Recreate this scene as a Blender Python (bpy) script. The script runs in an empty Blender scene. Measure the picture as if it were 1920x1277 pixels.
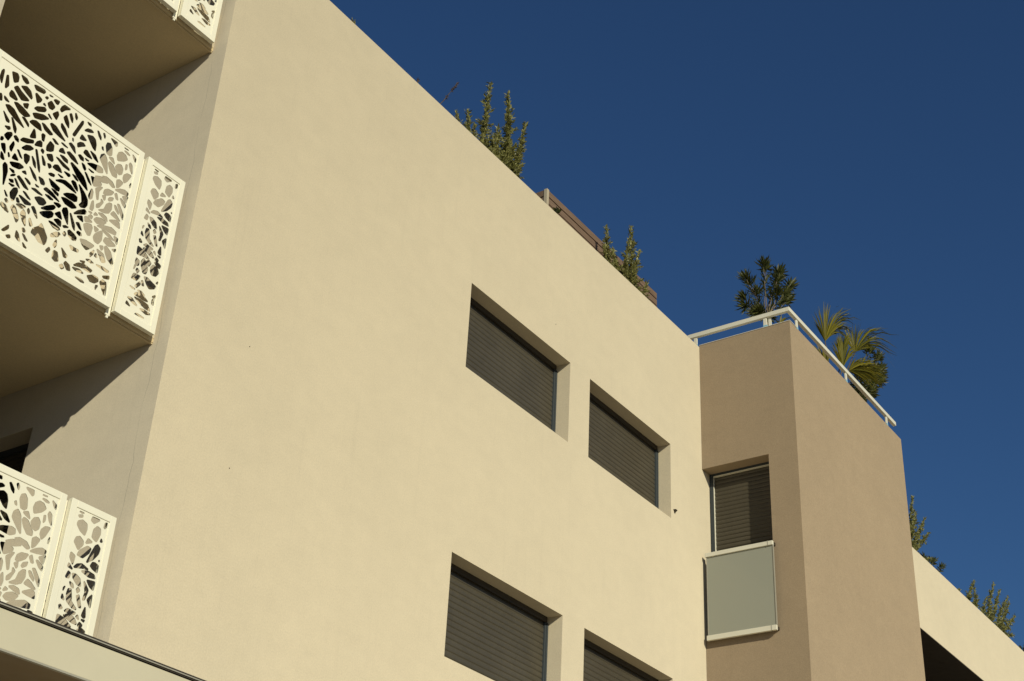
import bpy, bmesh, math, random, json
from mathutils import Vector, Matrix, geometry
random.seed(7)
S = bpy.context.scene
C = S.collection
R = math.radians
# ------------------------------------------------------------------ helpers
def link(o, parent=None):
    C.objects.link(o)
    if parent is not None: o.parent = parent
    return o
def tag(o, label, cat, group=None):
    o['label'] = label; o['category'] = cat
    if group: o['group'] = group
    return o
def empty(name, loc, label, cat, group=None):
    o = bpy.data.objects.new(name, None); o.location = loc; o.empty_display_size = .2
    link(o); return tag(o, label, cat, group)
def obj(name, verts, faces, mat, parent=None, smooth=False):
    me = bpy.data.meshes.new(name); me.from_pydata(verts, [], faces); me.update()
    if smooth:
        for p in me.polygons: p.use_smooth = True
    me.materials.append(mat)
    return link(bpy.data.objects.new(name, me), parent)
class MB:
    def __init__(s): s.v = []; s.f = []
    def add(s, vs, fs):
        n = len(s.v); s.v += [tuple(v) for v in vs]; s.f += [tuple(i + n for i in f) for f in fs]
    def box(s, x0, x1, y0, y1, z0, z1):
        s.add([(x0,y0,z0),(x1,y0,z0),(x1,y1,z0),(x0,y1,z0),(x0,y0,z1),(x1,y0,z1),(x1,y1,z1),(x0,y1,z1)],
              [(0,3,2,1),(4,5,6,7),(0,1,5,4),(1,2,6,5),(2,3,7,6),(3,0,4,7)])
    def tube(s, pts, r0, r1, n=5):
        pts = [Vector(p) for p in pts]; rings = []
        for i, p in enumerate(pts):
            t = (pts[min(i+1, len(pts)-1)] - pts[max(i-1, 0)]).normalized()
            a = t.orthogonal().normalized(); b = t.cross(a)
            r = r0 + (r1 - r0) * i / max(1, len(pts)-1)
            rings.append([p + a*r*math.cos(2*math.pi*k/n) + b*r*math.sin(2*math.pi*k/n) for k in range(n)])
        vs = [v for rg in rings for v in rg]; fs = []
        for i in range(len(rings)-1):
            for k in range(n): fs.append((i*n+k, i*n+(k+1)%n, (i+1)*n+(k+1)%n, (i+1)*n+k))
        fs.append(tuple(range(n))[::-1]); fs.append(tuple((len(rings)-1)*n+k for k in range(n)))
        s.add(vs, fs)
    def build(s, name, mat, parent=None, smooth=False, bevel=0, seg=2):
        o = obj(name, s.v, s.f, mat, parent, smooth)
        if bevel:
            b = o.modifiers.new('bevel', 'BEVEL'); b.width = bevel; b.segments = seg; b.limit_method = 'ANGLE'; b.angle_limit = R(40)
        return o
def wall(mb, o, u, n, w, z0, z1, th, holes=()):
    """upright wall slab: o = foot point of the outer face, u along, n inward; holes = (u0,u1,z0,z1) cut right through"""
    o = Vector(o); u = Vector(u); n = Vector(n); Z = Vector((0,0,1))
    us = sorted({0, w} | {h[0] for h in holes} | {h[1] for h in holes}); zs = sorted({z0, z1} | {h[2] for h in holes} | {h[3] for h in holes})
    flip = u.cross(Z).dot(n) > 0
    def q(a, b, c, d):
        mb.add([a,b,c,d], [(0,3,2,1) if flip else (0,1,2,3)])
    P = lambda a, z, d: o + u*a + Z*(z - o.z) + n*d
    for i in range(len(us)-1):
        for j in range(len(zs)-1):
            a, b, c, d = us[i], us[i+1], zs[j], zs[j+1]
            if any(h[0] <= a and b <= h[1] and h[2] <= c and d <= h[3] for h in holes): continue
            q(P(a,c,0), P(b,c,0), P(b,d,0), P(a,d,0)); q(P(a,d,th), P(b,d,th), P(b,c,th), P(a,c,th))
    q(P(0,z1,0), P(w,z1,0), P(w,z1,th), P(0,z1,th)); q(P(0,z0,th), P(w,z0,th), P(w,z0,0), P(0,z0,0))
    q(P(0,z0,th), P(0,z0,0), P(0,z1,0), P(0,z1,th)); q(P(w,z0,0), P(w,z0,th), P(w,z1,th), P(w,z1,0))
    for a, b, c, d in holes:
        q(P(a,c,0), P(a,c,th), P(a,d,th), P(a,d,0)) ; q(P(b,c,th), P(b,c,0), P(b,d,0), P(b,d,th))
        q(P(a,d,0), P(a,d,th), P(b,d,th), P(b,d,0)) ; q(P(a,c,th), P(a,c,0), P(b,c,0), P(b,c,th))
# ------------------------------------------------------------------ materials
def mat(name, col, rough=.6, metal=0., spec=.5):
    m = bpy.data.materials.new(name); m.use_nodes = True
    b = m.node_tree.nodes['Principled BSDF']
    b.inputs['Base Color'].default_value = (*col, 1); b.inputs['Roughness'].default_value = rough
    b.inputs['Metallic'].default_value = metal; b.inputs['Specular IOR Level'].default_value = spec
    if rough > .9: b.inputs['Diffuse Roughness'].default_value = .9
    return m, m.node_tree, b
def noise(nt, scale, detail=4, rough=.55, stretch=None, co=None):
    tc = nt.nodes.new('ShaderNodeTexCoord'); out = tc.outputs['Object']
    if stretch:
        mp = nt.nodes.new('ShaderNodeMapping'); mp.inputs['Scale'].default_value = stretch
        nt.links.new(out, mp.inputs[0]); out = mp.outputs[0]
    n = nt.nodes.new('ShaderNodeTexNoise'); n.inputs['Scale'].default_value = scale; n.inputs['Detail'].default_value = detail; n.inputs['Roughness'].default_value = rough
    nt.links.new(out, n.inputs['Vector']); return n.outputs['Fac']
def ramp(nt, fac, lo, hi, a=0., b=1.):
    r = nt.nodes.new('ShaderNodeMapRange'); r.inputs['From Min'].default_value = lo; r.inputs['From Max'].default_value = hi
    r.inputs['To Min'].default_value = a; r.inputs['To Max'].default_value = b; nt.links.new(fac, r.inputs['Value']); return r.outputs['Result']
def mul(nt, a, b):
    m = nt.nodes.new('ShaderNodeMath'); m.operation = 'MULTIPLY'; nt.links.new(a, m.inputs[0])
    if isinstance(b, float): m.inputs[1].default_value = b
    else: nt.links.new(b, m.inputs[1])
    return m.outputs[0]
def tint(nt, b, col, fac):
    """base colour times a grey factor"""
    v = nt.nodes.new('ShaderNodeVectorMath'); v.operation = 'SCALE'; v.inputs[0].default_value = col
    nt.links.new(fac, v.inputs['Scale']); nt.links.new(v.outputs[0], b.inputs['Base Color'])
def bump(nt, b, h, strength, dist):
    n = nt.nodes.new('ShaderNodeBump'); n.inputs['Strength'].default_value = strength; n.inputs['Distance'].default_value = dist
    nt.links.new(h, n.inputs['Height']); nt.links.new(n.outputs[0], b.inputs['Normal'])
def stucco(name, col, var=.06, crack=False, grain=.085):
    m, nt, b = mat(name, col, .93, spec=.15)
    f = mul(nt, ramp(nt, noise(nt, .7, 6, .62), .3, .7, 1-var*.6, 1+var*.4), ramp(nt, noise(nt, 4.5, 8, .72, (1,1,1.5)), .3, .7, 1-var*.6, 1+var*.5))
    f = mul(nt, f, ramp(nt, noise(nt, 3.0, 4, .55, (6,6,.22)), .55, .8, 1., 1-var*.6))      # faint rain streaks
    f = mul(nt, f, ramp(nt, noise(nt, 2.3, 9, .7, (1,1,2.2)), .62, .72, 1., 1-var*.45))     # patches left by the trowel
    f = mul(nt, f, ramp(nt, noise(nt, 75, 4, .65), .3, .7, 1-grain, 1+grain*.8))
    if crack:                                                                               # hairline crack running up the wall
        tc = nt.nodes.new('ShaderNodeTexCoord'); sp = nt.nodes.new('ShaderNodeSeparateXYZ'); nt.links.new(tc.outputs['Object'], sp.inputs[0])
        wob = ramp(nt, noise(nt, 1.1, 8, .5, (.2,.2,1)), .25, .75, .08, .20)
        d = nt.nodes.new('ShaderNodeMath'); d.operation = 'SUBTRACT'; nt.links.new(sp.outputs[1], d.inputs[0]); nt.links.new(wob, d.inputs[1])
        a = nt.nodes.new('ShaderNodeMath'); a.operation = 'ABSOLUTE'; nt.links.new(d.outputs[0], a.inputs[0])
        line = ramp(nt, a.outputs[0], .0012, .0035, .0, 1.)
        gap = ramp(nt, noise(nt, 1.1, 2, .5, (.1,.1,1)), .42, .58, .0, 1.)
        mx = nt.nodes.new('ShaderNodeMath'); mx.operation = 'MAXIMUM'; nt.links.new(line, mx.inputs[0]); nt.links.new(gap, mx.inputs[1])
        f = mul(nt, f, ramp(nt, mx.outputs[0], 0, 1, .68, 1.))
    tint(nt, b, col, f)
    bump(nt, b, noise(nt, 120, 4, .6), .35, .004)
    return m
def painted(name, col, rough=.38, var=.04, spec=.4):
    m, nt, b = mat(name, col, rough, spec=spec)
    tint(nt, b, col, mul(nt, ramp(nt, noise(nt, 2.2, 4, .6), .3, .7, 1-var, 1+var*.5), ramp(nt, noise(nt, 30, 3, .6), .3, .75, 1.0, 1-var*.6)))
    nt.links.new(ramp(nt, noise(nt, 6, 3), .3, .7, rough-.06, rough+.1), b.inputs['Roughness'])
    return m
def leafy(name, col, col2, rough=.5, trans=.25, spec=.3):
    m, nt, b = mat(name, col, rough, spec=spec)
    g = nt.nodes.new('ShaderNodeNewGeometry'); mix = nt.nodes.new('ShaderNodeMix'); mix.data_type = 'RGBA'
    nt.links.new(g.outputs['Random Per Island'], mix.inputs['Factor'])
    mix.inputs['A'].default_value = (*col, 1); mix.inputs['B'].default_value = (*col2, 1)
    nt.links.new(mix.outputs['Result'], b.inputs['Base Color'])
    t = nt.nodes.new('ShaderNodeBsdfTranslucent'); nt.links.new(mix.outputs['Result'], t.inputs['Color'])
    ms = nt.nodes.new('ShaderNodeMixShader'); ms.inputs[0].default_value = trans
    nt.links.new(b.outputs[0], ms.inputs[1]); nt.links.new(t.outputs[0], ms.inputs[2])
    nt.links.new(ms.outputs[0], nt.nodes['Material Output'].inputs['Surface']); return m
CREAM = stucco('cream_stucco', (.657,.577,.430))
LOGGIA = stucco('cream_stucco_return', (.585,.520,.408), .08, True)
RECESS = stucco('bounce_dimming_recess', (.09,.07,.048))  # unseen recess walls, coloured dark to cut bounce onto the soffits
TAUPE = stucco('taupe_stucco', (.392,.301,.202), .07, grain=.13)
SOFFIT = stucco('painted_soffit', (.70,.58,.37), .04)
PANEL = painted('white_lacquered_metal', (.84,.80,.645), .42, .03)
RAIL = painted('white_rail_paint', (.72,.69,.57), .4, .04)
FLAT = painted('smooth_cream_cladding', (.58,.53,.39), .55, .03)
DARK = painted('dark_bronze_metal_and_shade', (.05,.04,.028), .45, .05)  # dark metal parts; also the painted lintel shade in the windows
FLASH = painted('pale_metal_flashing', (.62,.60,.52), .45, .05)
SILVER = painted('worn_metal_lip', (.35,.33,.27), .4, .05)
FRAME = painted('grey_window_aluminium', (.05,.060,.066), .42, .04)
SHUT = painted('taupe_roller_shutter', (.078,.067,.046), .36, .16)
DIMFLOOR = painted('bounce_dimming_floor', (.15,.12,.085), .6, .1)
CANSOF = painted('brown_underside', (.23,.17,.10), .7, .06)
LOGSHADE = painted('loggia_shade_colour', (.05,.04,.03), .7, .15)  # near-black colour puts the loggia's interior shade into the surfaces
FILM = painted('blue_protective_film', (.25,.50,.62), .4, .1)
DECK = painted('grey_roof_membrane', (.22,.21,.19), .85, .15)
WOODP = painted('pale_timber_post', (.45,.38,.27), .75, .15)
TWIG = painted('pale_twig', (.26,.20,.13), .8, .15)
BARK = painted('bark', (.12,.085,.05), .85, .2)
OLIVE = leafy('olive_leaf', (.10,.105,.022), (.34,.32,.11), .42, .3)
OLEAN = leafy('oleander_leaf', (.035,.048,.012), (.10,.10,.025), .38)
PALM = leafy('palm_leaf', (.085,.085,.008), (.27,.225,.022), .5, .42, .2)
LAV = leafy('dry_lavender', (.06,.045,.05), (.11,.085,.075), .8)
LAVT = leafy('dry_seed_head', (.09,.05,.02), (.15,.09,.04), .8)
def wood():
    m, nt, b = mat('weathered_timber', (.2,.12,.07), .8, spec=.2)
    f = mul(nt, ramp(nt, noise(nt, 9, 6, .65, (.5,3,6)), .25, .75, .6, 1.2), ramp(nt, noise(nt, 60, 4, .7, (.15,2,3)), .3, .7, .8, 1.1))
    tint(nt, b, (.205,.135,.092), f); bump(nt, b, noise(nt, 60, 4, .7, (.15,2,3)), .4, .003); return m
WOOD = wood()
def frosted():
    m, nt, b = mat('frosted_glass', (.40,.405,.335), .26, spec=.5)
    b.inputs['Transmission Weight'].default_value = .22; b.inputs['IOR'].default_value = 1.3; b.inputs['Coat Weight'].default_value = .35; b.inputs['Coat Roughness'].default_value = .06
    return m
GLASS = frosted()
def paving():
    m, nt, b = mat('street_paving', (.4,.35,.27), .9, spec=.2)
    tint(nt, b, (.33,.285,.205), mul(nt, ramp(nt, noise(nt, .35, 5, .6), .3, .7, .85, 1.1), ramp(nt, noise(nt, 25, 4, .6), .3, .7, .9, 1.05))); return m
# ------------------------------------------------------------------ ground
g = MB(); g.add([(-2000,-2000,0),(2000,-2000,0),(2000,2000,0),(-2000,2000,0)], [(0,1,2,3)])
go = g.build('street', paving()); go['kind'] = 'structure'
# ------------------------------------------------------------------ the building
B = empty('apartment_building', (0,0,0), 'cream rendered apartment building with a taupe bay, recessed balconies and a roof terrace', 'building')
ZT = 11.136; XT = 8.557; XR = 12.38; YB = -1.288; ST = 2.88
WX = [(3.597, 5.465), (5.876, 7.739)]; WZ = [(8.382, 9.355), (5.482, 6.455)]
wb = MB()
holes = [(a, b, c, d) for a, b in WX for c, d in WZ] + [(12.9, 25.0, 7.05, 9.717)]
wall(wb, (0,0,0), (1,0,0), (0,1,0), 34, 0, ZT, .30, holes)
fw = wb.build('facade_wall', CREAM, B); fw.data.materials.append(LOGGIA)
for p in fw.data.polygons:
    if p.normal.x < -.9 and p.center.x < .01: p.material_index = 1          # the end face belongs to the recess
LV = [6.85 + ST, 6.85, 6.85 - ST]              # balcony soffits
rb = MB()
doors = [(1.105, 2.0, z + .33, z + 2.48) for z in LV[1:]]
wall(rb, (0,.30,0), (0,1,0), (1,0,0), 2.5, 0, ZT, .30, doors)
wall(rb, (-9,.17,0), (1,0,0), (0,1,0), 7.1, 0, ZT, .3, [])
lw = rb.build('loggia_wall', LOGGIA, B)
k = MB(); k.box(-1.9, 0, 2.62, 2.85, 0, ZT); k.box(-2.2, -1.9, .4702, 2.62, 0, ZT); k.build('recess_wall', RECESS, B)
bb = MB()
WY = (-.910, -.002, 7.135, 9.36)
wall(bb, (XT,YB,0), (0,1,0), (1,0,0), WY[0]-YB, 0, 11.155, .22)               # pier beside the tall window
wall(bb, (XT,WY[0],0), (0,1,0), (1,0,0), -WY[0]-.002, 0, WY[2], .22); wall(bb, (XT,WY[0],WY[3]), (0,1,0), (1,0,0), -WY[0]-.002, WY[3], 11.155, .22)
wall(bb, (XT+.22,YB,0), (1,0,0), (0,1,0), XR-XT-.22, 0, 11.155, .22)
wall(bb, (XR,YB+.22,0), (0,1,0), (-1,0,0), -YB-.222, 0, 11.155, .22)
bb.build('bay_wall', TAUPE, B)
k = MB(); k.box(XT-.006, XT+.20, YB-.006, -.003, 11.1555, 11.163); k.build('bay_coping', FLASH, B)
r = MB(); r.box(.31, 34, .31, 12, 9.80, 10.0); r.box(XT+.23, XR-.23, YB+.23, -.01, 9.80, 10.0); r.box(-9, -1.9, .48, 12, 11.0, 11.12)
r.build('roof_deck', DECK, B)
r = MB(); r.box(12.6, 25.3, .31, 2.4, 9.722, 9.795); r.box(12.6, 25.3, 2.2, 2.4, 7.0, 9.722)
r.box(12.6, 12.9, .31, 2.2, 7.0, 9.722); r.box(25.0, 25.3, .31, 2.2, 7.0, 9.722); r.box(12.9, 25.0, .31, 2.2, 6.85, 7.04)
r.box(12.905, 24.995, .006, .305, 9.706, 9.7155)  # dark sheet over the lintel underside, standing in for shade
r.build('loggia_shade_lining', LOGSHADE, B)
r = MB(); r.box(-9, -8.8, .48, 12, 0, 11.0); r.box(33.8, 34, .31, 12, 0, 9.8); r.box(-9, 34, 12, 12.3, 0, ZT)
r.box(-8.8, 33.8, 3.0, 3.1, 0, 9.8)
r.build('rear_wall', CREAM, B)
# balcony slabs, each with a drip lip along its front
for z in LV:
    s = MB(); s.box(-1.898, -.002, .167, 2.615, z, z + .30)
    so = s.build('balcony_slab', SOFFIT, B)
    u = MB(); u.box(-1.897, -.003, .164, .26, z + .035, z + .42); u.build('upstand', CREAM, so)
    u = MB(); u.box(-1.897, -.003, .262, 2.61, z + .3005, z + .312); u.build('floor', DIMFLOOR, so)  # unseen dark floor added to cut bounce onto the ceiling above
    l = MB(); l.box(-1.897, -.003, .172, .190, z - .012, z - .002); l.box(-1.897, -.03, .150, .163, z - .006, z + .03)
    l.build('drip_edge', SOFFIT, so)
# projecting canopy in front of the lower balcony
c = MB(); c.box(-9, 1.6, -.6, -.004, 4.018, 4.238)
co = c.build('canopy', FLAT, B, bevel=.004)
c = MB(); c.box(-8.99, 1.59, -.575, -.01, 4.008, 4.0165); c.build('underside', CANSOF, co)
c = MB(); c.box(-9.0, 1.612, -.612, -.004, 4.2415, 4.268); c.build('coping', DARK, co)
c = MB(); c.box(-9.0, 1.618, -.619, -.612, 4.249, 4.2555); c.box(-9.0, 1.606, -.606, -.58, 4.006, 4.0165); c.build('drip_edge', SILVER, co)
# windows with roller shutters
def slats(mb, P, a0, a1, z0, z1, pitch=.0425, depth=.009):
    n = int((z1 - z0) / pitch) + 1; prof = []
    for i in range(n):
        zz = z1 - i*pitch
        for t, d in ((0,.0),(.10,.45),(.30,.9),(.6,1.0),(.82,.8),(.93,.35),(.985,.05)):
            z = zz - t*pitch
            if z > z0: prof.append((z, d*depth))
    vs = [P(a0, d, z) for z, d in prof] + [P(a1, d, z) for z, d in prof]; k = len(prof)
    mb.add(vs, [(i, i+1, k+i+1, k+i) for i in range(k-1)])
for wz in WZ:
    for wx in WX:
        a, b = wx; c0, c1 = wz
        f = MB(); f.box(a+.001, a+.05, .165, .225, c0+.001, c1-.001); f.box(b-.026, b-.001, .165, .225, c0+.001, c1-.060); f.box(b-.052, b-.028, .172, .225, c0+.001, c1-.060)
        f.box(a+.052, b-.054, .172, .225, c0+.001, c0+.02)
        fo = f.build('window', FRAME, B)
        q = MB(); q.box(a+.052, b-.027, .164, .225, c1-.058, c1-.001); q.build('lintel_shade_box', DARK, fo)  # dark top box paints the shadow band cast by the lintel
        s = MB(); slats(s, lambda u, d, z: (u, .196 - d, z), a+.05, b-.052, c0+.01, c1-.055, .058, .008)
        s.build('shutter', SHUT, fo, smooth=False)
# bay window: shutter and frame face left
xg = XT + .20
f = MB(); f.box(xg-.015, xg+.05, -.052, -.012, WY[2], WY[3]-.002); f.box(xg-.008, xg+.05, WY[0]+.002, WY[0]+.03, WY[2], WY[3]-.002)
f.box(xg-.012, xg+.05, WY[0]+.032, -.054, WY[3]-.035, WY[3]-.002)
fo = f.build('window', FRAME, B)
s = MB(); slats(s, lambda u, d, z: (xg + .02 - d, u, z), WY[0]+.03, -.06, WY[2], WY[3]-.03, .055); s.build('shutter', SHUT, fo)
f = MB(); f.box(xg-.010, xg+.018, -.063, -.058, WY[2], WY[3]-.036); f.box(xg-.014, xg+.018, WY[0]+.031, -.066, WY[3]-.05, WY[3]-.036); f.build('guide_rail', RAIL, fo)
# balcony doors in the return wall
for d in doors:
    y0, y1, z0, z1 = d[0]+.30, d[1]+.30, d[2], d[3]
    f = MB(); f.box(.165, .22, y0+.002, y0+.045, z0, z1-.002); f.box(.165, .22, y1-.045, y1-.002, z0, z1-.002); f.box(.168, .22, y0+.047, y1-.047, z1-.05, z1-.002)
    fo = f.build('balcony_door', FRAME, B)
    s = MB(); slats(s, lambda u, dd, z: (.20 - dd, u, z), y0+.045, y1-.045, z0, z1-.04, .048); s.build('shutter', SHUT, fo)
# small dark stubs beside the windows and tie holes in the render
for x, z in ((7.815, 8.504), (7.746, 5.604)):
    t = MB(); t.add([(x-.022,-.001,z+.014),(x+.026,-.001,z+.014),(x+.004,-.001,z-.028),(x-.020,-.035,z+.010),(x+.022,-.035,z+.010),(x+.002,-.035,z-.012)],
                    [(0,1,2),(3,5,4),(0,3,4,1),(1,4,5,2),(2,5,3,0)]); t.build('wall_stub', DARK, B)
for x, z in ((.796, 6.111), (.799, 7.177), (5.146, 9.684)):
    t = MB(); t.tube([(x,.003,z),(x,-.004,z)], .0045, .004, 7); t.build('tie_hole', DARK, B)
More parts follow.
